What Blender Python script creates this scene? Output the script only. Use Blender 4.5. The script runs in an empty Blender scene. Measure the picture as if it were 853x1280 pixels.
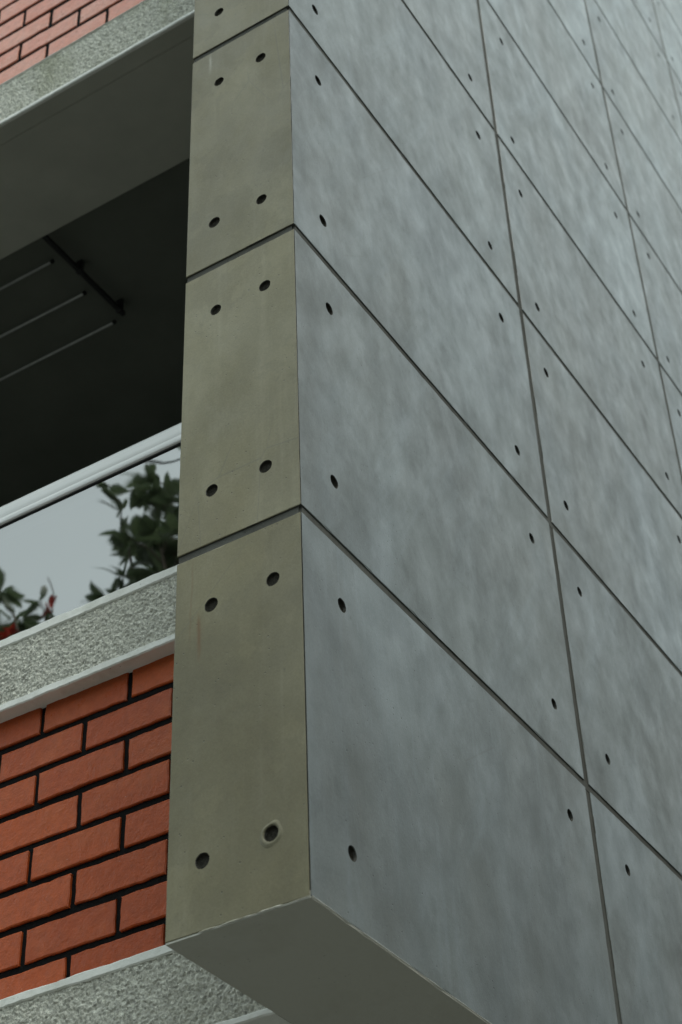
import bpy, bmesh, math, random
from mathutils import Vector, noise
from mathutils.geometry import delaunay_2d_cdt

scene = bpy.context.scene
COL = scene.collection
rnd = random.Random(7)

# ------------------------------------------------------------------ camera
cam_d = bpy.data.cameras.new('camera')
cam_d.sensor_fit = 'VERTICAL'
cam_d.sensor_height = 36.0
cam_d.sensor_width = 24.0
cam_d.lens = 2255.24 / 1280 * 36.0
cam_d.clip_start = 0.05
cam_d.clip_end = 3000
cam = bpy.data.objects.new('camera', cam_d)
COL.objects.link(cam)
cam.location = (1.39291, -2.22080, -1.37785)
cam.rotation_euler = (2.26459246, 0.03332495, 0.559242)
cam_d.dof.use_dof = True
cam_d.dof.focus_distance = 3.75
cam_d.dof.aperture_fstop = 5.6
scene.camera = cam

# ------------------------------------------------------------------ sky, sun, exposure
SUN_EL, SUN_AZ = math.radians(58), math.radians(112)      # azimuth clockwise from +Y
world = bpy.data.worlds.new('World')
scene.world = world
world.use_nodes = True
wn, wl = world.node_tree.nodes, world.node_tree.links
wn.clear()
sky = wn.new('ShaderNodeTexSky')
sky.sky_type = 'NISHITA'
sky.sun_disc = False
sky.sun_elevation = SUN_EL
sky.sun_rotation = SUN_AZ
sky.air_density = 1.0
sky.dust_density = 3.5
sky.ozone_density = 1.2
hsv = wn.new('ShaderNodeHueSaturation')
hsv.inputs['Saturation'].default_value = 0.30
tc = wn.new('ShaderNodeTexCoord')
cl = wn.new('ShaderNodeTexNoise')
cl.inputs['Scale'].default_value = 2.2
cl.inputs['Detail'].default_value = 5
cr = wn.new('ShaderNodeMapRange')
cr.inputs['From Min'].default_value = 0.3
cr.inputs['From Max'].default_value = 0.7
cr.inputs['To Min'].default_value = 0.88
cr.inputs['To Max'].default_value = 1.12
mul = wn.new('ShaderNodeMix')
mul.data_type = 'RGBA'
mul.blend_type = 'MULTIPLY'
mul.inputs[0].default_value = 1.0
bg = wn.new('ShaderNodeBackground')
bg.inputs['Strength'].default_value = 0.145
wo = wn.new('ShaderNodeOutputWorld')
wl.new(sky.outputs[0], hsv.inputs['Color'])
wl.new(tc.outputs['Generated'], cl.inputs['Vector'])
wl.new(cl.outputs['Fac'], cr.inputs['Value'])
tint = wn.new('ShaderNodeMix')
tint.data_type = 'RGBA'
tint.blend_type = 'MULTIPLY'
tint.inputs[0].default_value = 1.0
tint.inputs[7].default_value = (0.95, 1.03, 0.98, 1)
# cloud layer: overcast luminance rises from the horizon to the zenith
sx = wn.new('ShaderNodeSeparateXYZ')
wl.new(tc.outputs['Generated'], sx.inputs[0])
ov = wn.new('ShaderNodeMapRange')
ov.inputs['From Min'].default_value = 0.0
ov.inputs['From Max'].default_value = 1.0
ov.inputs['To Min'].default_value = 2.4
ov.inputs['To Max'].default_value = 7.2
wl.new(sx.outputs['Z'], ov.inputs['Value'])
cc = wn.new('ShaderNodeCombineColor')
for i, g in enumerate((0.93, 0.99, 1.04)):
    mm = wn.new('ShaderNodeMath')
    mm.operation = 'MULTIPLY'
    mm.inputs[1].default_value = g
    wl.new(ov.outputs[0], mm.inputs[0])
    wl.new(mm.outputs[0], cc.inputs[i])
cm = wn.new('ShaderNodeMix')
cm.data_type = 'RGBA'
cm.inputs[0].default_value = 0.6
wl.new(hsv.outputs[0], cm.inputs[6])
wl.new(cc.outputs[0], cm.inputs[7])
wl.new(cm.outputs[2], tint.inputs[6])
wl.new(tint.outputs[2], mul.inputs[6])
wl.new(cr.outputs[0], mul.inputs[7])
wl.new(mul.outputs[2], bg.inputs['Color'])
wl.new(bg.outputs[0], wo.inputs['Surface'])

sun_d = bpy.data.lights.new('sun', 'SUN')
sun_d.energy = 0.75
sun_d.angle = math.radians(25)
sun_d.color = (1.0, 0.96, 0.9)
sun = bpy.data.objects.new('sun', sun_d)
COL.objects.link(sun)
sdir = Vector((math.sin(SUN_AZ) * math.cos(SUN_EL), math.cos(SUN_AZ) * math.cos(SUN_EL), math.sin(SUN_EL)))
sun.rotation_euler = (-sdir).to_track_quat('-Z', 'Y').to_euler()
sun.location = sdir * 60

vs = scene.view_settings
vs.view_transform = 'Standard'
vs.look = 'None'
vs.gamma = 1.0
vs.use_curve_mapping = False
vs.exposure = 0.85
scene.cycles.max_bounces = 6
scene.cycles.use_denoising = True

# ------------------------------------------------------------------ material helpers
class NT:
    def __init__(self, name):
        self.m = bpy.data.materials.new(name)
        self.m.use_nodes = True
        self.t = self.m.node_tree
        self.n, self.l = self.t.nodes, self.t.links
        self.b = self.n['Principled BSDF']
        self.pos = self.n.new('ShaderNodeNewGeometry').outputs['Position']
    def map(self, scale, rot=None):
        p = self.pos
        if rot:
            w = self.n.new('ShaderNodeMapping')
            w.inputs['Rotation'].default_value = rot
            self.l.new(p, w.inputs['Vector'])
            p = w.outputs[0]
        v = self.n.new('ShaderNodeMapping')
        v.inputs['Scale'].default_value = scale
        self.l.new(p, v.inputs['Vector'])
        return v.outputs[0]
    def noise(self, scale, detail=4, rough=0.55, stretch=(1, 1, 1), dist=0.0, rot=None):
        t = self.n.new('ShaderNodeTexNoise')
        t.inputs['Scale'].default_value = scale
        t.inputs['Detail'].default_value = detail
        t.inputs['Roughness'].default_value = rough
        t.inputs['Distortion'].default_value = dist
        self.l.new(self.map(stretch, rot), t.inputs['Vector'])
        return t.outputs['Fac']
    def voro(self, scale, feature='F1', stretch=(1, 1, 1)):
        t = self.n.new('ShaderNodeTexVoronoi')
        t.feature = feature
        t.inputs['Scale'].default_value = scale
        self.l.new(self.map(stretch), t.inputs['Vector'])
        return t.outputs['Distance']
    def rng(self, v, a, b, c=0.0, d=1.0):
        r = self.n.new('ShaderNodeMapRange')
        for k, x in zip(('From Min', 'From Max', 'To Min', 'To Max'), (a, b, c, d)):
            r.inputs[k].default_value = x
        self.l.new(v, r.inputs['Value'])
        return r.outputs[0]
    def mix(self, fac, a, b, mode='MIX'):
        m = self.n.new('ShaderNodeMix')
        m.data_type = 'RGBA'
        m.blend_type = mode
        for s, x in ((0, fac), (6, a), (7, b)):
            if isinstance(x, (int, float)):
                m.inputs[s].default_value = x if s == 0 else (x, x, x, 1)
            elif isinstance(x, tuple):
                m.inputs[s].default_value = (*x, 1)
            else:
                self.l.new(x, m.inputs[s])
        return m.outputs[2]
    def math(self, op, a, b):
        m = self.n.new('ShaderNodeMath')
        m.operation = op
        for i, x in enumerate((a, b)):
            if isinstance(x, (int, float)):
                m.inputs[i].default_value = x
            else:
                self.l.new(x, m.inputs[i])
        return m.outputs[0]
    def bump(self, h, strength, dist):
        b = self.n.new('ShaderNodeBump')
        b.inputs['Strength'].default_value = strength
        b.inputs['Distance'].default_value = dist
        self.l.new(h, b.inputs['Height'])
        self.l.new(b.outputs[0], self.b.inputs['Normal'])
    def col(self, c):
        if isinstance(c, tuple):
            self.b.inputs['Base Color'].default_value = (*c, 1)
        else:
            self.l.new(c, self.b.inputs['Base Color'])
    def rough(self, r):
        if isinstance(r, (int, float)):
            self.b.inputs['Roughness'].default_value = r
        else:
            self.l.new(r, self.b.inputs['Roughness'])
    def objrand(self):
        return self.n.new('ShaderNodeObjectInfo').outputs['Random']

def concrete(name, base, warm, light, scale=1.0, rough=(0.42, 0.62), spec=0.4, rust=False, per_panel=True):
    k = NT(name)
    if per_panel:
        world_pos = k.pos
        vm = k.n.new('ShaderNodeVectorMath')
        vm.operation = 'MULTIPLY_ADD'
        k.l.new(k.objrand(), vm.inputs[0])
        vm.inputs[1].default_value = (37.0, 23.0, 51.0)
        k.l.new(world_pos, vm.inputs[2])
        k.pos = vm.outputs[0]
    n1 = k.noise(1.3 * scale, 10, 0.58, (1, 1, 0.75), 0.25)
    n2 = k.noise(2.0 * scale, 11, 0.58, (1, 1, 0.6), 0.35)
    mid = k.noise(11 * scale, 9, 0.68, (1, 1, 0.75))
    drip = k.noise(30 * scale, 6, 0.62, (1, 1, 0.045))
    smear = k.noise(9 * scale, 7, 0.66, (1, 1, 0.16), 0.0, (math.radians(32), 0, 0))
    fine = k.noise(230, 4, 0.65)
    c = k.mix(k.rng(n1, 0.36, 0.62), base, warm)
    c = k.mix(k.rng(n2, 0.46, 0.68, 0, 0.66), c, light)
    c = k.mix(k.math('MULTIPLY', k.rng(smear, 0.50, 0.68, 0, 0.55), k.rng(n1, 0.62, 0.42)), c, light)
    c = k.mix(k.math('MULTIPLY', k.rng(drip, 0.54, 0.70, 0, 0.5), k.rng(n2, 0.40, 0.60)), c, light)
    c = k.mix(1.0, c, k.rng(k.noise(2.4 * scale, 11, 0.64, (1, 1, 0.8), 0.5), 0.34, 0.60, 0.78, 1.04), 'MULTIPLY')
    c = k.mix(1.0, c, k.rng(mid, 0.30, 0.70, 0.96, 1.04), 'MULTIPLY')
    c = k.mix(1.0, c, k.rng(fine, 0.3, 0.7, 0.90, 1.08), 'MULTIPLY')
    tide = k.noise(2.3 * scale, 10, 0.66, (1, 1, 0.8))
    c = k.mix(1.0, c, k.rng(tide, 0.53, 0.548, 1.0, 0.90), 'MULTIPLY')
    pit = k.math('MULTIPLY', k.rng(k.voro(60), 0.0, 0.13, 1.8, 0.0), k.rng(k.noise(9, 3), 0.50, 0.58))
    c = k.mix(k.math('MULTIPLY', pit, 0.55), c, (0.04, 0.04, 0.035))
    c = k.mix(1.0, c, k.rng(k.objrand(), 0, 1, 0.91, 1.08), 'MULTIPLY')
    sc = k.voro(3.1, 'DISTANCE_TO_EDGE', (1.7, 1.7, 0.8))
    hair = k.math('MULTIPLY', k.rng(sc, 0.0, 0.006, 1.0, 0.0), k.rng(k.noise(1.9, 2), 0.55, 0.62))
    c = k.mix(k.math('MULTIPLY', hair, 0.35), c, (0.1, 0.1, 0.09))
    tk = k.voro(1.0, 'F1', (34, 34, 13))
    ticks = k.math('MULTIPLY', k.rng(tk, 0.0, 0.10, 1.0, 0.0), k.rng(k.noise(7.7, 2), 0.56, 0.6))
    c = k.mix(k.math('MULTIPLY', ticks, 0.45), c, (0.06, 0.06, 0.05))
    if rust:
        sp = k.n.new('ShaderNodeSeparateXYZ')
        k.l.new(world_pos, sp.inputs[0])
        wob = k.rng(k.noise(14, 3), 0, 1, -0.006, 0.006)
        for (xr, wd, za, zb, am) in ((-.232, .006, .545, .672, .85), (-.252, .004, .585, .80, .30), (-.228, .010, .60, .66, .25), (-.235, .006, 2.32, 2.415, -.4)):
            xx = k.math('ABSOLUTE', k.math('ADD', k.math('SUBTRACT', sp.outputs[0], xr), wob), 0)
            f = k.math('MULTIPLY', k.rng(xx, 0, wd, 1, 0), k.math('MULTIPLY', k.rng(sp.outputs[2], za, za + .05), k.rng(sp.outputs[2], zb - .03, zb, 1, 0)))
            c = k.mix(k.math('MULTIPLY', f, abs(am)), c, (0.15, 0.085, 0.035) if am > 0 else (0.5, 0.5, 0.44))
    k.col(c)
    k.rough(k.rng(mid, 0.3, 0.7, rough[0], rough[1]))
    k.b.inputs['Specular IOR Level'].default_value = spec
    h = k.math('ADD', k.math('MULTIPLY', mid, 0.9), k.math('MULTIPLY', fine, 0.16))
    h = k.math('SUBTRACT', h, k.math('MULTIPLY', pit, 0.5))
    k.bump(h, 0.4, 0.003)
    return k.m

M = {}
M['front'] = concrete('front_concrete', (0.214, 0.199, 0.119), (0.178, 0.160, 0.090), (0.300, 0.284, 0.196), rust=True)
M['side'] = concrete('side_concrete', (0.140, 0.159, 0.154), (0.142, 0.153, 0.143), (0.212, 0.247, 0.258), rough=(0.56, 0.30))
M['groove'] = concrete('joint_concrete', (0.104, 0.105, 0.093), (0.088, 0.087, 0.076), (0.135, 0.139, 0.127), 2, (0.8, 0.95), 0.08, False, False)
M['soffit_pending'] = None

def plug_mat():
    k = NT('grout')
    k.col(k.mix(k.noise(150, 4), (0.022, 0.022, 0.018), (0.075, 0.070, 0.058)))
    k.rough(0.95)
    k.b.inputs['Specular IOR Level'].default_value = 0.05
    k.bump(k.noise(300, 3), 0.6, 0.003)
    return k.m
M['plug'] = plug_mat()

def lip_mat():
    k = NT('lime_lip')
    k.col(k.mix(k.rng(k.noise(40, 5), 0.35, 0.65), (0.22, 0.215, 0.16), (0.5, 0.5, 0.44)))
    k.rough(0.8)
    return k.m
M['lip'] = lip_mat()

def brick_mat(name, a, b, pale, spec=0.24):
    k = NT(name)
    c = k.mix(k.rng(k.objrand(), 0, 1), a, b)
    c = k.mix(k.rng(k.noise(9, 5, 0.6), 0.45, 0.75, 0, 0.45), c, pale)
    c = k.mix(1.0, c, k.rng(k.noise(60, 4), 0.3, 0.7, 0.86, 1.08), 'MULTIPLY')
    dust = k.voro(48)
    pit = k.math('MULTIPLY', k.rng(dust, 0.0, 0.1, 1, 0), k.rng(k.noise(17, 2), 0.56, 0.62))
    c = k.mix(k.math('MULTIPLY', pit, 0.7), c, (0.03, 0.012, 0.008))
    painted_glint = k.math('MULTIPLY', k.rng(k.noise(55, 6, 0.7, (1, 1, 2)), 0.66, 0.70), k.rng(k.noise(5, 2), 0.5, 0.6))
    c = k.mix(k.math('MULTIPLY', painted_glint, 0.55), c, (0.62, 0.50, 0.44))  # pale specks painted in for glossy highlights on the bricks
    k.col(c)
    k.rough(k.rng(k.noise(22, 3), 0.3, 0.7, 0.25, 0.42))
    k.b.inputs['Specular IOR Level'].default_value = spec
    h = k.math('ADD', k.math('MULTIPLY', k.noise(36, 4, 0.6), 0.8), k.math('MULTIPLY', k.noise(170, 3, 0.6), 0.45))
    k.bump(h, 0.5, 0.005)
    return k.m
M['brick'] = brick_mat('terracotta_paint', (0.37, 0.065, 0.013), (0.45, 0.087, 0.019), (0.46, 0.125, 0.04))
M['brick_top'] = brick_mat('sheen_paled_terracotta', (0.62, 0.205, 0.125), (0.68, 0.25, 0.16), (0.66, 0.36, 0.27), 0.45)  # upper bricks: grazing sky sheen put into a paler base colour

def simple(name, c, rough=0.6, metal=0.0, var=0.12, scale=30, bump=0.0):
    k = NT(name)
    n = k.noise(scale, 5, 0.6)
    k.col(k.mix(1.0, c, k.rng(n, 0.3, 0.7, 1 - var, 1 + var), 'MULTIPLY'))
    k.rough(rough)
    k.b.inputs['Metallic'].default_value = metal
    if bump:
        k.bump(n, bump, 0.004)
    return k.m
M['mortar'] = simple('black_mortar', (0.008, 0.008, 0.008), 0.95, 0, 0.3, 120, 0.5)
M['mortar'].node_tree.nodes['Principled BSDF'].inputs['Specular IOR Level'].default_value = 0.1
M['rail'] = simple('white_rail_paint', (0.90, 0.91, 0.89), 0.25, 0, 0.04, 9)
M['gasket'] = simple('black_rubber', (0.012, 0.012, 0.012), 0.6)
M['dark_metal'] = simple('dark_metal', (0.03, 0.03, 0.03), 0.5)
M['rail_metal'] = simple('dull_aluminium', (0.55, 0.57, 0.55), 0.4, 0.7)
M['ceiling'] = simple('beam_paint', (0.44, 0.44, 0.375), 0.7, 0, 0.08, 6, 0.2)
M['room'] = simple('dimmed_room_paint', (0.17, 0.18, 0.152), 0.8, 0, 0.1, 4)  # dark wall colour stands in for the dimness of the room
M['lower_wall'] = simple('rendered_wall', (0.24, 0.235, 0.21), 0.85, 0, 0.15, 6, 0.3)

del M['soffit_pending']

def trim_mat(name, c, grime):
    k = NT(name)
    col = k.mix(k.rng(k.noise(7, 6, 0.65, (1, 1, 1)), 0.5, 0.75), c, grime)
    sp = k.math('MULTIPLY', k.rng(k.voro(75), 0.0, 0.16, 1, 0), k.rng(k.noise(13, 3), 0.52, 0.6))
    col = k.mix(k.math('MULTIPLY', sp, 0.75), col, (0.05, 0.05, 0.04))
    k.col(col)
    k.rough(0.6)
    k.bump(k.noise(70, 5, 0.65), 0.4, 0.004)
    return k.m
M['soffit'] = trim_mat('soffit_paint', (0.56, 0.56, 0.495), (0.50, 0.495, 0.425))
M['trim'] = trim_mat('weathered_white_paint', (0.80, 0.81, 0.755), (0.58, 0.59, 0.51))

def stucco_mat(name, c, grime, amount):
    k = NT(name)
    g = k.n.new('ShaderNodeTexVoronoi')
    g.inputs['Scale'].default_value = 165
    k.l.new(k.map((1, 1, 1)), g.inputs['Vector'])
    hs = k.n.new('ShaderNodeSeparateColor')
    k.l.new(g.outputs['Color'], hs.inputs[0])
    col = k.mix(1.0, c, k.rng(hs.outputs[0], 0.0, 1.0, 0.68, 1.24), 'MULTIPLY')
    moss = k.rng(k.noise(5, 6, 0.7, (1, 1, 0.45), 0.6), 0.42, 0.7, 0, amount)
    col = k.mix(moss, col, grime)
    col = k.mix(1.0, col, k.rng(k.noise(220, 4, 0.7), 0.3, 0.7, 0.72, 1.2), 'MULTIPLY')
    k.col(col)
    k.rough(0.75)
    k.bump(k.math('ADD', k.noise(240, 4, 0.65), k.noise(110, 3)), 0.8, 0.004)
    return k.m
M['stucco'] = stucco_mat('roughcast', (0.70, 0.70, 0.61), (0.50, 0.50, 0.41), 0.4)
M['stucco_top'] = stucco_mat('mossy_roughcast', (0.68, 0.69, 0.60), (0.33, 0.35, 0.21), 0.7)

def glass_mat():
    m = bpy.data.materials.new('mirror_tinted_glass')
    m.use_nodes = True
    n, l = m.node_tree.nodes, m.node_tree.links
    n.clear()
    o = n.new('ShaderNodeOutputMaterial')
    mx = n.new('ShaderNodeMixShader')
    tr = n.new('ShaderNodeBsdfTransparent')
    tr.inputs[0].default_value = (0.20, 0.23, 0.22, 1)
    gl = n.new('ShaderNodeBsdfGlossy')
    gl.inputs['Color'].default_value = (0.965, 0.965, 0.955, 1)
    gl.inputs['Roughness'].default_value = 0.014
    mx.inputs[0].default_value = 0.36
    g = n.new('ShaderNodeNewGeometry')
    t = n.new('ShaderNodeTexNoise')
    t.inputs['Scale'].default_value = 3.0
    t.inputs['Detail'].default_value = 2
    b = n.new('ShaderNodeBump')
    b.inputs['Strength'].default_value = 0.05
    b.inputs['Distance'].default_value = 0.02
    l.new(g.outputs['Position'], t.inputs['Vector'])
    l.new(t.outputs['Fac'], b.inputs['Height'])
    l.new(b.outputs[0], gl.inputs['Normal'])
    l.new(tr.outputs[0], mx.inputs[1])
    l.new(gl.outputs[0], mx.inputs[2])
    l.new(mx.outputs[0], o.inputs['Surface'])
    return m
M['glass'] = glass_mat()
M['leaf'] = simple('leaf', (0.125, 0.155, 0.098), 0.4, 0, 0.4, 4)
def leaf_translucency(m):
    n, l = m.node_tree.nodes, m.node_tree.links
    o = n['Material Output']
    tr = n.new('ShaderNodeBsdfTranslucent')
    tr.inputs['Color'].default_value = (0.10, 0.14, 0.065, 1)
    mx = n.new('ShaderNodeMixShader')
    mx.inputs[0].default_value = 0.38
    l.new(n['Principled BSDF'].outputs[0], mx.inputs[1])
    l.new(tr.outputs[0], mx.inputs[2])
    l.new(mx.outputs[0], o.inputs['Surface'])
leaf_translucency(M['leaf'])
M['bark'] = simple('bark', (0.12, 0.10, 0.075), 0.9, 0, 0.3, 14, 0.6)
M['blossom'] = simple('red_blossom', (0.62, 0.06, 0.03), 0.5, 0, 0.2, 20)
M['cable'] = simple('black_cable', (0.02, 0.02, 0.02), 0.6)
M['asphalt'] = simple('asphalt', (0.06, 0.06, 0.058), 0.9, 0, 0.25, 40, 0.5)
M['paving'] = simple('paving', (0.13, 0.127, 0.112), 0.85, 0, 0.2, 3, 0.3)
M['kerb'] = simple('kerb_concrete', (0.33, 0.325, 0.30), 0.8, 0, 0.2, 8, 0.3)

# ------------------------------------------------------------------ object helpers
def link(name, me, mat, parent=None, loc=(0, 0, 0)):
    o = bpy.data.objects.new(name, me)
    COL.objects.link(o)
    if mat is not None and len(me.materials) == 0:
        me.materials.append(mat)
    o.location = loc
    if parent is not None:
        o.parent = parent
    return o

def thing(name, label, cat, loc=(0, 0, 0), group=None):
    o = bpy.data.objects.new(name, None)
    COL.objects.link(o)
    o.empty_display_size = 0.2
    o.location = loc
    tag(o, label, cat, group)
    return o

def tag(o, label, cat, group=None):
    o['label'] = label
    o['category'] = cat
    if group:
        o['group'] = group

def mesh(name, verts, faces):
    me = bpy.data.meshes.new(name)
    me.from_pydata(verts, [], faces)
    me.update()
    return me

def box_mesh(name, a, b, bevel=0.0, seg=1):
    bm = bmesh.new()
    bmesh.ops.create_cube(bm, size=1)
    for v in bm.verts:
        for i in range(3):
            v.co[i] = a[i] if v.co[i] < 0 else b[i]
    if bevel:
        bmesh.ops.bevel(bm, geom=bm.edges[:], offset=bevel, segments=seg, affect='EDGES')
    me = bpy.data.meshes.new(name)
    bm.to_mesh(me)
    bm.free()
    return me

def box(name, a, b, mat, parent=None, bevel=0.0, seg=1):
    """world-space box whose origin sits at its own centre"""
    c = [(p + q) / 2 for p, q in zip(a, b)]
    me = box_mesh(name, [p - r for p, r in zip(a, c)], [q - r for q, r in zip(b, c)], bevel, seg)
    pl = parent.location if parent is not None and parent.parent is None else Vector((0, 0, 0))
    return link(name, me, mat, parent, Vector(c) - pl)

def tube(pts, radii, n=10, cap=True):
    vs_, fs = [], []
    pts = [Vector(p) for p in pts]
    for i, p in enumerate(pts):
        d = (pts[min(i + 1, len(pts) - 1)] - pts[max(i - 1, 0)]).normalized()
        u = d.cross(Vector((0.13, 0.31, 0.94)))
        if u.length < 1e-3:
            u = d.cross(Vector((1, 0, 0)))
        u.normalize()
        w = d.cross(u)
        for k in range(n):
            a = 2 * math.pi * k / n
            vs_.append(p + (u * math.cos(a) + w * math.sin(a)) * radii[i])
    for i in range(len(pts) - 1):
        for k in range(n):
            k2 = (k + 1) % n
            fs.append((i * n + k, i * n + k2, (i + 1) * n + k2, (i + 1) * n + k))
    if cap:
        fs.append(tuple(range(n - 1, -1, -1)))
        fs.append(tuple((len(pts) - 1) * n + k for k in range(n)))
    return vs_, fs

def smooth(me, on=True):
    me.polygons.foreach_set('use_smooth', [on] * len(me.polygons))

# ------------------------------------------------------------------ the setting
ZG = -2.98
def ground():
    s = 600
    g = link('ground', mesh('ground', [(-s, -s, ZG - 0.13), (s, -s, ZG - 0.13), (s, s, ZG - 0.13), (-s, s, ZG - 0.13)], [(0, 1, 2, 3)]), M['asphalt'])
    g['kind'] = 'structure'
    p = box('pavement', (-14, -3.4, ZG - 0.2), (12, 12, ZG), M['paving'])
    p['kind'] = 'structure'
    k = box('kerb', (-14, -3.55, ZG - 0.2), (12, -3.403, ZG + 0.004), M['kerb'], None, 0.012)
    k['kind'] = 'structure'
ground()

# ------------------------------------------------------------------ concrete bay
W = 0.290
ROWS = [0.0, 0.815, 1.615, 2.422, 3.230, 4.060, 4.868, 5.677, 6.485, 7.293, 8.100, 8.910]
COLS = [0.0, 1.2316, 2.4871, 3.7425, 4.998, 6.25]
GR = 0.0095          # half width of a joint
DEPTH = 0.0040        # depth of a joint
HR = 0.0146

HOLES_FRONT = [(-.211, 2.569), (-.207, 2.277), (-.084, 2.281), (-.214, 1.762), (-.085, 1.758), (-.206, 1.472), (-.078, 1.472), (-.209, .958),
               (-.080, .958), (-.206, .673), (-.066, .673), (-.216, .134), (-.075, .140)]
HOLES_SIDE = [(.127, 2.565), (.128, 2.271), (.124, 1.75), (.136, 1.473), (.127, .97), (.137, .668), (.137, .14), (1.083, 3.063), (1.078, 3.347),
              (1.066, 2.542), (1.08, 2.255), (1.073, 1.752), (1.093, 1.469), (1.098, .971), (1.107, .677), (1.396, 3.909), (1.365, 3.334), (1.365, 3.066),
              (1.365, 2.545), (1.358, 2.265), (1.361, 1.763), (1.367, 1.471), (1.389, .968), (1.411, .673), (2.35, 5.014), (2.353, 4.721), (2.322, 4.171),
              (2.322, 3.881), (2.31, 3.331), (2.297, 3.064), (2.32, 2.557), (2.315, 2.28), (2.648, 5.536), (2.622, 4.974), (2.64, 4.72), (2.622, 4.175),
              (2.646, 3.948), (2.614, 3.347), (2.614, 3.073)]

def snap(u, v, table):
    best = min(table, key=lambda h: (h[0] - u) ** 2 + (h[1] - v) ** 2)
    if (best[0] - u) ** 2 + (best[1] - v) ** 2 < 0.06 ** 2:
        return best
    return (u + rnd.uniform(-.012, .012), v + rnd.uniform(-.012, .012))

def panel_mesh(u0, u1, v0, v1, holes, to3d, step, seed, mitre_lo=False, mitre_hi=False, chip=1.0):
    """a cast panel: flat face with round tie holes, slightly ragged edges, thin bevel and sides"""
    r = random.Random(seed)
    cu, cv = (u0 + u1) / 2, (v0 + v1) / 2
    def side(a, b):
        n = max(2, int(math.hypot(b[0] - a[0], b[1] - a[1]) / step))
        return [(a[0] + (b[0] - a[0]) * i / n, a[1] + (b[1] - a[1]) * i / n) for i in range(n)]
    cs = [(u0, v0), (u1, v0), (u1, v1), (u0, v1)]
    rim = []
    for i in range(4):
        rim += side(cs[i], cs[(i + 1) % 4])
    wv = lambda a, t: 0.0011 * noise.noise(Vector((a * 5.0, t, seed * 0.37))) + 0.0006 * noise.noise(Vector((a * 24.0, t, seed * 0.37)))
    face = []
    for (u, v) in rim:
        k = 0.0010 + 0.0007 * r.random() + (0.0035 * r.random() * chip if r.random() < 0.13 else 0)
        k2 = 0.0010 + 0.0007 * r.random() + (0.0040 * r.random() * chip if r.random() < 0.10 else 0)
        ku = (0.0003 + (0.0034 * r.random() if r.random() < 0.14 else 0)) if ((mitre_lo and u < u0 + 1e-6) or (mitre_hi and u > u1 - 1e-6)) else k
        fu = u + ku * ((u < u0 + 1e-6) - (u > u1 - 1e-6))
        fv = v + k2 * ((v < v0 + 1e-6) - (v > v1 - 1e-6))
        if v < v0 + 1e-6 or v > v1 - 1e-6:
            fv += wv(u, 1.0 if v < v0 + 1e-6 else 5.0)
        elif not (mitre_lo and u < u0 + 1e-6) and not (mitre_hi and u > u1 - 1e-6):
            fu += wv(v, 9.0 if u < u0 + 1e-6 else 13.0)
        face.append((fu, fv))
    pts = [Vector(p) for p in face]
    n0 = len(pts)
    edges = [(i, (i + 1) % n0) for i in range(n0)]
    loops = []
    NH = 20
    for (hu, hv) in holes:
        s = len(pts)
        ax = HR * r.uniform(.94, 1.06)
        for k in range(NH):
            a = 2 * math.pi * k / NH
            q = ax * (1 + 0.05 * (r.random() - .5))
            pts.append(Vector((hu + q * math.cos(a), hv + q * math.sin(a) * 1.04)))
        edges += [(s + k, s + (k + 1) % NH) for k in range(NH)]
        loops.append((s, hu, hv))
    ov, oe, of, *_ = delaunay_2d_cdt(pts, edges, [], 1, 1e-6)
    verts = [to3d(p[0], p[1], 0.0) for p in ov]
    faces = []
    for f in of:
        if any(all(s <= i < s + NH for i in f) for s, _, _ in loops):
            continue
        faces.append(tuple(f))
    # rim 1.5 mm back, then the back edge (mitred at the building corner)
    base = len(verts)
    T = 0.016
    for (u, v) in rim:
        e_ = 0.0004 if ((mitre_lo and u < u0 + 1e-6) or (mitre_hi and u > u1 - 1e-6)) else 0.0012
        verts.append(to3d(u, v, e_))
    for (u, v) in rim:
        bu = u
        if mitre_lo and u < u0 + 1e-6:
            bu = u + T
        if mitre_hi and u > u1 - 1e-6:
            bu = u - T
        verts.append(to3d(bu, v, T))
    for i in range(n0):
        j = (i + 1) % n0
        faces.append((i, j, base + j, base + i))
        faces.append((base + i, base + j, base + n0 + j, base + n0 + i))
    for (s, hu, hv) in loops:
        b2 = len(verts)
        for k in range(NH):
            p = pts[s + k]
            verts.append(to3d(hu + (p[0] - hu) * 0.94, hv + (p[1] - hv) * 0.94, 0.0135))
        for k in range(NH):
            k2 = (k + 1) % NH
            faces.append((s + k2, s + k, b2 + k, b2 + k2))
    o = to3d(cu, cv, 0.0)
    me = mesh('concrete_panel', [tuple(a - b for a, b in zip(v, o)) for v in verts], faces)
    bm = bmesh.new()
    bm.from_mesh(me)
    bmesh.ops.recalc_face_normals(bm, faces=bm.faces[:])
    bm.faces.ensure_lookup_table()
    ax = 1 if to3d(0, 0, 1)[1] != 0 else 0
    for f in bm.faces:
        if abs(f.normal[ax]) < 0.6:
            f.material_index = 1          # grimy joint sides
    bm.to_mesh(me)
    bm.free()
    return me, o

def plug_mesh(axis):
    vs_, fs = [], []
    N = 20
    for ring, (rr, d) in enumerate(((0.985, -0.0105), (0.97, -0.0065), (0.86, -0.0050), (0.4, -0.0042))):
        for k in range(N):
            a = 2 * math.pi * k / N
            q = HR * rr * (1 + 0.015 * math.sin(3 * a + ring))
            x, z = q * math.cos(a), q * math.sin(a)
            vs_.append((x, d, z) if axis == 'y' else (-d, x, z))
    for ring in range(3):
        for k in range(N):
            k2 = (k + 1) % N
            fs.append((ring * N + k, ring * N + k2, ring * N + N + k2, ring * N + N + k))
    fs.append(tuple(3 * N + k for k in range(N)))
    return mesh('tie_hole', vs_, fs)

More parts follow.
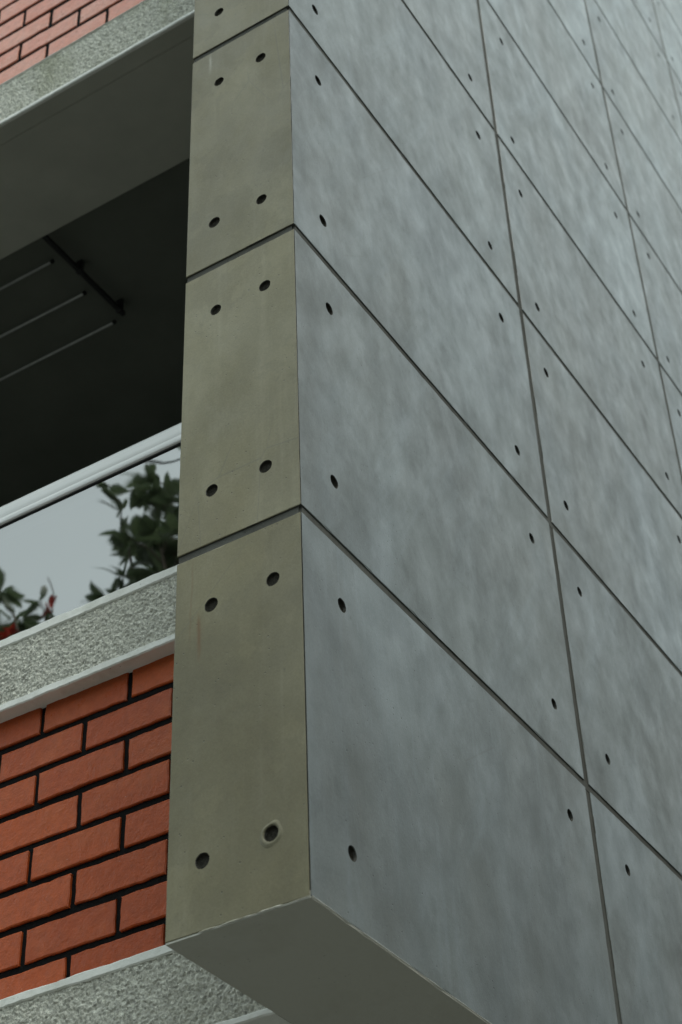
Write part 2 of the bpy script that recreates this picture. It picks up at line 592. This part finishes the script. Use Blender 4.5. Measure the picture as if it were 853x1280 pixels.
bay = thing('concrete_bay', 'tall grey cast concrete bay with dark joints and round tie holes, projecting over the street', 'building', (0, 0, 0))
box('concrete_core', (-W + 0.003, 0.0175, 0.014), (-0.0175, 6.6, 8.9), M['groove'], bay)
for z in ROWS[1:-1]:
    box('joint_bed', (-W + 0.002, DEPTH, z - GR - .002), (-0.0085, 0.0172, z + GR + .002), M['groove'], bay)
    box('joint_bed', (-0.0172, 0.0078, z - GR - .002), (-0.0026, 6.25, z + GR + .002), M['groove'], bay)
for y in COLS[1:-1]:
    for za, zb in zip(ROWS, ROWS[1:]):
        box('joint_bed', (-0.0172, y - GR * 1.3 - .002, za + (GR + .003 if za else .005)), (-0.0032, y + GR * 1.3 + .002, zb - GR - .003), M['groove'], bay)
PL = {'y': plug_mesh('y'), 'x': plug_mesh('x')}
for me in PL.values():
    me.materials.append(M['plug'])
f_front = lambda u, v, d: (u, d, v)
f_side = lambda u, v, d: (-d, u, v)
for r in range(len(ROWS) - 1):
    z0 = ROWS[r] + (GR if r else 0.0032)
    z1 = ROWS[r + 1] - GR
    lo, hi = ROWS[r] + (.137 if r == 0 else .148), ROWS[r + 1] - .145
    hl = [snap(u, v, HOLES_FRONT) for v in (lo, hi) for u in (-.209, -.078)]
    me, o = panel_mesh(-W, -0.0021 if r == 0 else -0.0012, z0, z1, hl, f_front, 0.02 if r < 5 else 0.06, 100 + r, mitre_hi=True)
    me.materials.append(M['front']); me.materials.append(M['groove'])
    p = link('concrete_panel', me, None, bay, o)
    for (hu, hv) in hl:
        link('tie_hole', PL['y'], None, p, (hu - o[0], 0.0125, hv - o[2]))
    for c in range(len(COLS) - 1):
        y0 = COLS[c] + (GR * 1.3 if c else 0.0012)
        y1 = COLS[c + 1] - GR * 1.3
        hs = [snap(u, v, HOLES_SIDE) for v in (lo, hi) for u in (COLS[c] + .132, COLS[c + 1] - .155)]
        me, o = panel_mesh(y0, y1, z0, z1, hs, f_side, 0.022 if (c < 2 and r < 5) else 0.08, 500 + r * 10 + c, mitre_lo=(c == 0))
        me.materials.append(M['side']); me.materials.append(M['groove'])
        p = link('concrete_panel', me, None, bay, o)
        for (hu, hv) in hs:
            link('tie_hole', PL['x'], None, p, (-0.0125, hu - o[1], hv - o[2]))

def soffit_sheet():
    # underside, a touch below the core, with ragged long edges
    vs_, fs = [], []
    n = 90
    for i in range(n + 1):
        y = 0.0015 + 6.55 * (i / n) ** 1.6
        for x in (-W + 0.001, -W * 0.66, -W * 0.33, -0.0015):
            e = 0.0012 * noise.noise(Vector((x * 3, y * 40, 0)))
            vs_.append((x + (e if abs(x) < .01 else 0), y, 0.0004 * noise.noise(Vector((x * 9, y * 9, 3)))))
    for i in range(n):
        for k in range(3):
            a = i * 4 + k
            fs.append((a, a + 1, a + 5, a + 4))
    m2 = len(vs_)
    vs_ += [(v[0], v[1], 0.013) for v in vs_[:m2]]
    ring = [i * 4 for i in range(n + 1)]
    ring2 = [i * 4 + 3 for i in range(n + 1)]
    for R_ in (ring, ring2):
        for a, b in zip(R_, R_[1:]):
            fs.append((a, b, b + m2, a + m2))
    fs.append((0, 1, 1 + m2, m2)); fs.append((1, 2, 2 + m2, 1 + m2)); fs.append((2, 3, 3 + m2, 2 + m2))
    return mesh('soffit', vs_, fs)
link('soffit', soffit_sheet(), M['soffit'], bay)

def lip(name, pts_fn, n, w, mat):
    """thin ragged cement lip squeezed out along a form edge"""
    vs_, fs = [], []
    for i in range(n + 1):
        p, out = pts_fn(i / n)
        k = max(0.3, 0.65 + 0.9 * noise.noise(Vector((i * 0.10, 2.2, w * 900))))
        h = w * k
        vs_ += [(p[0], p[1], p[2] + h), (p[0] + out[0] * h * .6, p[1] + out[1] * h * .6, p[2] + h * .25), (p[0] + out[0] * h * .2, p[1] + out[1] * h * .2, p[2] - h * .45)]
    for i in range(n):
        for k in range(2):
            a = i * 3 + k
            fs.append((a, a + 3, a + 4, a + 1))
    return mesh(name, vs_, fs)
link('cement_lip', lip('cement_lip', lambda t: ((-W + 0.07 + (W - .071) * t, -0.0006, 0.001), (0, -1)), 90, 0.0032, M['lip']), M['lip'], bay)
link('cement_lip', lip('cement_lip', lambda t: ((0.0006, 0.002 + 1.2 * t, 0.001), (1, 0)), 160, 0.0036, M['soffit']), M['soffit'], bay)

def crater():
    vs_, fs = [], []
    N = 40
    prof = [(1.05, 0.0), (1.2, -0.0022), (1.5, -0.0012), (1.9, 0.0006)]
    for k in range(N):
        a = 2 * math.pi * k / N
        w = 0.60 + 0.35 * noise.noise(Vector((math.cos(a) * 1.1, math.sin(a) * 1.1, 4))) + 0.3 * max(0, -math.sin(a))
        for (rr, d) in prof:
            q = HR * (1.03 + (rr - 1.03) * max(.3, w))
            vs_.append((-.075 + q * math.cos(a), d * w - 0.0004, .140 + q * math.sin(a)))
    for k in range(N):
        k2 = (k + 1) % N
        for j in range(3):
            fs.append((k * 4 + j, k2 * 4 + j, k2 * 4 + j + 1, k * 4 + j + 1))
    me = mesh('hole_rim', vs_, fs)
    smooth(me)
    return me
link('hole_rim', crater(), M['front'], bay)

# ------------------------------------------------------------------ brick walls
BY = 0.372           # face of the bricks
def brick_variant(length, height, seed, depth=0.05):
    """painted brick: pillowed front with soft uneven edges; origin at the centre of its face"""
    r = random.Random(seed)
    nx, nz = (12, 5) if length > 0.15 else (7, 5)
    fx = lambda i: -length / 2 + length * i / nx
    fz = lambda j: -height / 2 + height * j / nz
    vs_, fs = [], []
    off = r.random() * 50
    for j in range(nz + 1):
        for i in range(nx + 1):
            x, z = fx(i), fz(j)
            e = 0.0024
            wx = e * noise.noise(Vector((z * 60, off, 1))) if i in (0, nx) else 0
            wz = e * noise.noise(Vector((x * 45, off, 7))) if j in (0, nz) else 0
            edge = (i in (0, nx)) or (j in (0, nz))
            y = 0.0020 if edge else 0.00035 * noise.noise(Vector((x * 22, z * 22, off)))
            sx = 0.0
            vs_.append((x + wx + sx, y, z + wz))
    # pull the second ring out to the edge so that only a narrow strip is rounded
    idx = lambda i, j: j * (nx + 1) + i
    for j in range(nz + 1):
        for i, s in ((1, 0), (nx - 1, nx)):
            a, b = vs_[idx(i, j)], vs_[idx(s, j)]
            vs_[idx(i, j)] = (b[0] + math.copysign(0.0022 + 0.0012 * r.random(), -b[0]), a[1], a[2])
    for i in range(nx + 1):
        for j, s in ((1, 0), (nz - 1, nz)):
            a, b = vs_[idx(i, j)], vs_[idx(i, s)]
            vs_[idx(i, j)] = (a[0], a[1], b[2] + math.copysign(0.0020 + 0.0014 * r.random(), -b[2]))
    for j in range(nz):
        for i in range(nx):
            fs.append((idx(i, j), idx(i + 1, j), idx(i + 1, j + 1), idx(i, j + 1)))
    loop = [idx(i, 0) for i in range(nx)] + [idx(nx, j) for j in range(nz)] + [idx(i, nz) for i in range(nx, 0, -1)] + [idx(0, j) for j in range(nz, 0, -1)]
    m2 = len(vs_)
    for a in loop:
        v = vs_[a]
        vs_.append((v[0], depth, v[2]))
    for k in range(len(loop)):
        k2 = (k + 1) % len(loop)
        fs.append((loop[k2], loop[k], m2 + k, m2 + k2))
    me = mesh('brick', vs_, fs)
    return me

def brick_wall(label, beds, phase, x_left, x_right, mat, z_hide, seed, joint, rec_=0.0065):
    """beds: heights of the mortar bed centres; a running bond of half-brick offsets"""
    r = random.Random(seed)
    wall = thing('brick_wall', label, 'brick wall', (0, 0, 0))
    box('mortar', (x_left, BY + rec_, z_hide[0]), (x_right + 0.02, BY + 0.11, z_hide[1]), M['mortar'], wall)
    P, JV, JH = 0.2455, 0.0140, joint
    L = P - JV
    cache = {}
    for k, (b0, b1) in enumerate(zip(beds, beds[1:])):
        h = round(b1 - b0 - JH, 4)
        x = phase[k % 2]
        while x > x_left + P:
            x -= P
        while x < x_right - 0.01:
            a, b = x + JV / 2, min(x + P - JV / 2, x_right)
            ln = b - a
            if ln > 0.03:
                if ln > L - 0.001:
                    key = (h, r.randrange(7))
                    if key not in cache:
                        cache[key] = brick_variant(L, h, seed * 31 + key[1] * 7)
                    me = cache[key]
                else:
                    me = brick_variant(ln, h, seed * 13 + k)
                o = link('brick', me, mat, wall, ((a + b) / 2, BY + r.uniform(-.0012, .0012), (b0 + b1) / 2 + r.uniform(-.0008, .0008)))
                o.rotation_euler = (r.uniform(-.012, .012), r.uniform(-.004, .004), r.uniform(-.008, .008))
            x += P
    return wall
LOWER = [0.191, 0.286, 0.380, 0.474, 0.568, 0.664, 0.756, 0.846, 0.938]
brick_wall('terracotta painted brick wall with black joints below the glass railing, between two rough ledges', LOWER, (-0.8145, -0.693), -3.6, -W - 0.004, M['brick'], (0.19, 0.935), 3, 0.0172)
UPPER = [3.508 + 0.0945 * i for i in range(28)]
brick_wall('painted brick wall, sky sheen coloured in as pale pink, high above the balcony ceiling and mossy ledge', UPPER, (-0.922, -1.044), -3.6, -W - 0.004, M['brick_top'], (3.44, 6.2), 5, 0.0175, 0.0045)

# ------------------------------------------------------------------ roughcast ledges
TY = 0.333           # front of the painted edges
def stucco_face(x0, x1, z0, z1, y, step, seed):
    nx, nz = int((x1 - x0) / step), max(3, int((z1 - z0) / step))
    vs_, fs = [], []
    for j in range(nz + 1):
        z = z0 + (z1 - z0) * j / nz
        for i in range(nx + 1):
            x = x0 + (x1 - x0) * i / nx
            p = Vector((x, z, seed))
            v = noise.voronoi(p * 150)[0][0]
            d = 0.0060 * (0.75 - v) + 0.0034 * noise.noise(p * 260) + 0.0012 * noise.noise(p * 40)
            if noise.noise(p * 60 + Vector((9, 4, 2))) > 0.25:
                d += 0.0050 * max(0, 0.7 - noise.voronoi(p * 95)[0][0])
            vs_.append((x, y - d, z))
    w = nx + 1
    for j in range(nz):
        for i in range(nx):
            a = j * w + i
            fs.append((a, a + 1, a + w + 1, a + w))
    me = mesh('roughcast_face', vs_, fs)
    smooth(me)
    return me

def trim_bar(x0, x1, z0, z1, y0, y1, seed, amp=0.0020):
    """painted edge band with slightly wavering arrises"""
    n = int((x1 - x0) / 0.012)
    vs_, fs = [], []
    c = 0.003
    for i in range(n + 1):
        x = x0 + (x1 - x0) * i / n
        e = lambda k: amp * (noise.noise(Vector((x * 14, k, seed))) + 0.7 * noise.noise(Vector((x * 60, k, seed))) - 1.6 * max(0, noise.noise(Vector((x * 23, k + 5, seed))) - 0.38) * (1 if k in (3, 4) else -1))
        vs_ += [(x, y1, z0), (x, y0 + c, z0 + e(1)), (x, y0 + e(2) * .5, z0 + c + e(1)), (x, y0 + e(3) * .5, z1 - c + e(4)), (x, y0 + c, z1 + e(4)), (x, y1, z1)]
    for i in range(n):
        for k in range(6):
            k2 = (k + 1) % 6
            a, b = i * 6, (i + 1) * 6
            fs.append((a + k, a + k2, b + k2, b + k))
    fs.append(tuple(range(6)))
    fs.append(tuple(n * 6 + k for k in range(5, -1, -1)))
    return mesh('painted_edge', vs_, fs)

XL, XR = -3.6, -W - 0.003
def ledge(label, z0, z1, t_low, t_up, mat, seed, y_up=None, back=0.52, lip_back=None, top=None, fine_from=-1.65):
    t = thing('roughcast_ledge', label, 'ledge', (0, 0, 0))
    if t_low:
        link('painted_edge', trim_bar(XL, XR, z0, z0 + t_low, TY, lip_back or back, seed + .3), M['trim'], t)
    if t_up:
        link('painted_edge', trim_bar(XL, XR, z1 - t_up, z1, (y_up or TY), back, seed + .7), M['trim'], t)
    a, b = z0 + t_low * 0.8, z1 - t_up * 0.8
    link('roughcast_face', stucco_face(fine_from, XR, a, b, TY + 0.0065, 0.0023, seed), mat, t)
    link('roughcast_face', stucco_face(XL, fine_from, a, b, TY + 0.0075, 0.02, seed), mat, t)
    if lip_back:
        box('drip_soffit', (XL, lip_back + .001, z0 + 0.002), (XR, back, z0 + 0.03), M['ceiling'], t)
    box('ledge_core', (XL, TY + 0.0135, z0 + (0.0305 if lip_back else 0.001)), (XR, back - 0.004, z1 - 0.001 if t_up else z1), M['lower_wall'], t)
    return t
ledge('pale roughcast ledge with painted white edges at the foot of the terracotta brick wall', 0.002, 0.208, 0.016, 0.021, M['stucco'], 1.0)
ledge('pale roughcast sill ledge with white edges directly under the glass railing', 0.926, 1.136, 0.020, 0.026, M['stucco'], 2.0)
ledge('mossy dark stained roughcast ledge with white drip edge above the balcony opening', 3.232, 3.452, 0.016, 0.006, M['stucco_top'], 3.0, back=0.398, lip_back=0.345)

# ------------------------------------------------------------------ balcony recess behind the opening
rec = thing('balcony_recess', 'dark shaded balcony room with a grey ceiling beam, seen through the opening over the railing', 'balcony', (-1.9, 2.4, 0.95))
box('ceiling_beam', (XL, 0.401, 3.236), (XR, 0.779, 3.60), M['ceiling'], rec, 0.004)
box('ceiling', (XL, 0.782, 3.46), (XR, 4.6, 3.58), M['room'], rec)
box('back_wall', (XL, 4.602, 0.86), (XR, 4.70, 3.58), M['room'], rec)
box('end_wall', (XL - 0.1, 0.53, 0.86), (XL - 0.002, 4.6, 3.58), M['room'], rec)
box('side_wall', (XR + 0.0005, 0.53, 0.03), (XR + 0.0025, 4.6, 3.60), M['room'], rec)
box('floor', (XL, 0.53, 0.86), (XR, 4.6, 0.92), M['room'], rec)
slab = thing('floor_slab', 'flat concrete underside of the building behind the lowest roughcast ledge', 'slab', (-1.9, 2.0, 0.004))
box('underside', (XL, 0.523, 0.006), (XR, 4.7, 0.16), M['soffit'], slab)
box('wall_backing', (XL, 0.52, 0.162), (XR, 0.60, 0.858), M['lower_wall'], slab)

rack = thing('ceiling_rack', 'dark rack with thin parallel rails fixed under the dim balcony ceiling', 'rack', (-1.6, 1.15, 3.40))
rl = rack.location
box('cross_bar', (-1.594, 0.80, 3.402), (-1.576, 1.345, 3.420), M['dark_metal'], rack, 0.003)
for y in (0.868, 1.085, 1.315):
    box('bracket', (-1.598, y - 0.010, 3.399), (-1.570, y + 0.010, 3.458), M['dark_metal'], rack, 0.004)
for y in (0.985, 1.168, 1.342):
    v_, f_ = tube([(-3.3, y, 3.392), (-1.632, y, 3.392)], [0.0048, 0.0048], 8)
    o = link('rail', mesh('rail', [tuple(Vector(p) - rl) for p in v_], f_), M['rail_metal'], rack)
    box('end_cap', (-1.632, y - 0.0055, 3.3865), (-1.620, y + 0.0055, 3.3985), M['gasket'], o).location = Vector((-1.626, y, 3.393)) - rl

# ------------------------------------------------------------------ glass railing
rail = thing('glass_railing', 'mirrored grey glass railing with thick white handrail on the roughcast sill ledge', 'railing', (-1.9, 0.365, 1.136))
def handrail():
    # flat-fronted extrusion: gently convex face, rounded top, thin folded bottom lip
    prof = [(-.024, -.0345), (-.0300, -.0340), (-.0320, -.0315), (-.0335, -.0200), (-.0325, -.0185), (-.0338, -.0165), (-.0348, -.006), (-.0350, .004), (-.0342, .014),
            (-.0318, .0215), (-.0270, .0265), (-.019, .0285), (-.006, .0292), (.012, .0288), (.024, .026), (.030, .020), (.031, .010), (.031, -.022), (.028, -.032), (-.010, -.0345)]
    N = len(prof)
    vs_, fs = [], []
    for x in (XL + 1.9, XR + 1.9 - 0.001):
        for (y, z) in prof:
            vs_.append((x, y, z))
    for k in range(N):
        k2 = (k + 1) % N
        fs.append((k, k2, N + k2, N + k))
    fs.append(tuple(range(N))); fs.append(tuple(range(2 * N - 1, N - 1, -1)))
    me = mesh('handrail', vs_, fs)
    smooth(me)
    return me
link('handrail', handrail(), M['rail'], rail, (0, 0, 1.5455 - 1.136))
box('gasket', (XL, 0.3395, 1.507), (XR - 0.001, 0.354, 1.520), M['gasket'], rail)
box('glass_pane', (XL, 0.343, 1.128), (XR - 0.001, 0.351, 1.511), M['glass'], rail)

# ------------------------------------------------------------------ ground-floor wall set back under the bay
gf = thing('ground_floor_wall', 'plain rendered ground floor wall set back under the overhanging building', 'wall', (-1.5, 2.6, ZG))
box('wall', (-6.0, 2.4, ZG), (-0.02, 2.65, 0.0), M['lower_wall'], gf)

# ------------------------------------------------------------------ unseen houses added to block low sky and darken the lower walls
def house(label, a, b, mat, face):
    c = ((a[0] + b[0]) / 2, (a[1] + b[1]) / 2, ZG - .1)
    h = thing('shading_house', label, 'house', c)
    box('wall', (a[0], a[1], ZG - .1), (b[0], b[1], b[2]), mat, h)
    box('roof', (a[0] - .3, a[1] - .3, b[2] + .003), (b[0] + .3, b[1] + .3, b[2] + .22), M['kerb'], h, .02)
    for fl in range(int((b[2] - ZG) / 3.1)):
        z = ZG + .9 + fl * 3.1
        if face == 'x':
            y = a[1] + .8
            while y < b[1] - 1.6:
                w = box('window', (a[0] - .05, y, z), (a[0] - .002, y + 1.2, z + 1.4), M['trim'], h)
                box('pane', (a[0] - .058, y + .06, z + .06), (a[0] - .051, y + 1.14, z + 1.34), M['gasket'], w).location = (-.03, 0, 0)
                y += 2.6
        else:
            x = a[0] + .8
            while x < b[0] - 1.6:
                w = box('window', (x, b[1] + .002, z), (x + 1.2, b[1] + .05, z + 1.4), M['trim'], h)
                box('pane', (x + .06, b[1] + .051, z + .06), (x + 1.14, b[1] + .058, z + 1.34), M['gasket'], w).location = (0, .03, 0)
                x += 2.6
house('unseen rendered house added beside the cast concrete bay to shade its lower side', (4.6, -3.0, 0), (12, 22, 5.4), M['lower_wall'], 'x')
house('unseen rendered house added behind the flowering tree to shade the lower fronts', (-16, -22, 0), (12, -12.5, 4.6), M['lower_wall'], 'y')

# ------------------------------------------------------------------ tree across the street, mirrored in the glass
def leaf_geo(vs_, fs, p, d, up, ln, wd):
    d = d.normalized()
    s = d.cross(up)
    if s.length < 1e-3:
        s = d.cross(Vector((1, 0, 0)))
    s.normalize()
    n = s.cross(d)
    b = len(vs_)
    mid1 = p + d * ln * .35 - n * 0.0
    mid2 = p + d * ln * .72 - n * ln * .06
    tip = p + d * ln - n * ln * .16
    vs_ += [p, mid1 + s * wd * .5 + n * wd * .12, mid1 - s * wd * .5 + n * wd * .12, mid1, mid2 + s * wd * .42 + n * wd * .05, mid2 - s * wd * .42 + n * wd * .05, mid2, tip]
    fs += [(b, b + 3, b + 1), (b, b + 2, b + 3), (b + 3, b + 6, b + 4, b + 1), (b + 2, b + 5, b + 6, b + 3), (b + 6, b + 7, b + 4), (b + 5, b + 7, b + 6)]

def street_tree():
    r = random.Random(21)
    base = Vector((-4.3, -5.6, ZG - 0.13))
    t = thing('flowering_tree', 'leafy street tree with red blossoms mirrored in the balcony glass', 'tree', base)
    trunk_v, trunk_f = [], []
    def add(pts, radii, n=8):
        v_, f_ = tube(pts, radii, n)
        b = len(trunk_v)
        trunk_v.extend([p - base for p in v_])
        trunk_f.extend([tuple(b + i for i in f) for f in f_])
    fork = Vector((-4.25, -5.4, 3.0))
    add([base, base + Vector((.05, .05, 2.0)), base + Vector((-.05, .12, 4.2)), fork], [.20, .16, .14, .12], 12)
    leaf_v, leaf_f = [], []
    red_v, red_f = [], []
    # limbs: end points of the crown
    ends = [(-4.55, -5.0, 6.85), (-4.10, -4.9, 7.25), (-3.3, -5.2, 7.1), (-2.6, -5.4, 6.4), (-4.75, -5.15, 6.35), (-5.05, -4.9, 5.75), (-4.4, -4.6, 6.0),
            (-6.25, -5.1, 6.45), (-6.7, -5.0, 6.25), (-6.3, -5.3, 5.8), (-5.75, -5.0, 5.95), (-3.5, -4.6, 6.2), (-3.0, -6.2, 6.3), (-4.6, -6.4, 6.1), (-5.7, -6.2, 5.6), (-3.9, -5.2, 5.3)]
    ends += [(-5.10, -5.0, 6.85), (-5.05, -5.1, 6.3), (-4.70, -4.95, 6.9), (-6.45, -5.05, 6.35)]
    for e in ends:
        e = Vector(e) + Vector((-.02, 0, .20 if e[0] > -5.5 else .38))
        m1 = fork.lerp(e, .4) + Vector((r.uniform(-.2, .2), r.uniform(-.2, .2), -.15))
        m2 = fork.lerp(e, .75) + Vector((r.uniform(-.15, .15), r.uniform(-.15, .15), -.05))
        add([fork, m1, m2, e], [.06, .04, .025, .010], 7)
        for q in range(13):
            u = r.random() ** .6
            st = (m2.lerp(e, u) if r.random() < .75 else m1.lerp(m2, u))
            dr = Vector((r.gauss(0, 1), r.gauss(0, 1), r.gauss(.25, .8))).normalized()
            tip = st + dr * r.uniform(.18, .42)
            add([st, st.lerp(tip, .5) + Vector((0, 0, .02)), tip], [.008, .006, .004], 5)
            for w in range(r.randrange(10, 15)):
                f_ = r.uniform(.35, 1.0)
                p = st.lerp(tip, f_)
                ld = (dr * r.uniform(.2, .9) + Vector((r.gauss(0, .8), r.gauss(0, .8), r.gauss(-.05, .55)))).normalized()
                leaf_geo(leaf_v, leaf_f, p, ld, Vector((r.gauss(0, .35), r.gauss(0, .35), 1)), r.uniform(.13, .21), r.uniform(.05, .075))
    for c in [(-5.33, -4.58, 6.06), (-5.70, -4.58, 5.98), (-3.4, -5.0, 7.3)]:
        c = Vector(c)
        for k in range(9):
            d = Vector((r.gauss(0, 1), r.gauss(0, 1), r.gauss(.4, .8))).normalized()
            leaf_geo(red_v, red_f, c + d * .02, d, Vector((0, 0, 1)) + d * .1, r.uniform(.06, .10), .055)
    add([Vector((-5.63, -5.0, 5.75)), Vector((-5.34, -4.6, 6.0)), Vector((-5.33, -4.6, 6.2)), Vector((-5.44, -4.6, 6.42))], [.01, .008, .006, .004], 5)
    lv = [tuple(p - base) for p in leaf_v]
    tr = link('trunk', mesh('trunk', [tuple(p) for p in trunk_v], trunk_f), M['bark'], t)
    smooth(tr.data)
    link('crown', mesh('crown', lv, leaf_f), M['leaf'], t)
    link('blossoms', mesh('blossoms', [tuple(p - base) for p in red_v], red_f), M['blossom'], t)
street_tree()

# overhead cable between two poles, also mirrored in the glass
def cable():
    c = Vector((-4.92, -5.0, 7.5))
    d = Vector((.863, -.505, 0))
    a, b = c - d * 11, c + d * 13
    for e in (a, b):
        p = thing('utility_pole', 'grey tapered utility pole at the ' + ('far end' if e is a else 'near end') + ' of the overhead cable', 'pole', (e.x, e.y, ZG - .13), 'utility poles carrying the cable')
        v_, f_ = tube([(0, 0, 0), (0, 0, 11.6)], [.15, .095], 14)
        link('shaft', mesh('shaft', v_, f_), M['kerb'], p)
        link('crossarm', box_mesh('crossarm', (-.5, -.16, 11.0), (.5, -.10, 11.1)), M['dark_metal'], p)
    pts = []
    for i in range(41):
        t = i / 40
        q = a.lerp(b, t)
        q.z = 7.5 + 0.55 * ((2 * t - 1) ** 2)
        pts.append(q)
    v_, f_ = tube(pts, [.011] * 41, 6)
    o = link('overhead_cable', mesh('overhead_cable', [tuple(v) for v in v_], f_), M['cable'])
    tag(o, 'thin black overhead cable mirrored near the handrail in the balcony glass', 'cable')
cable()
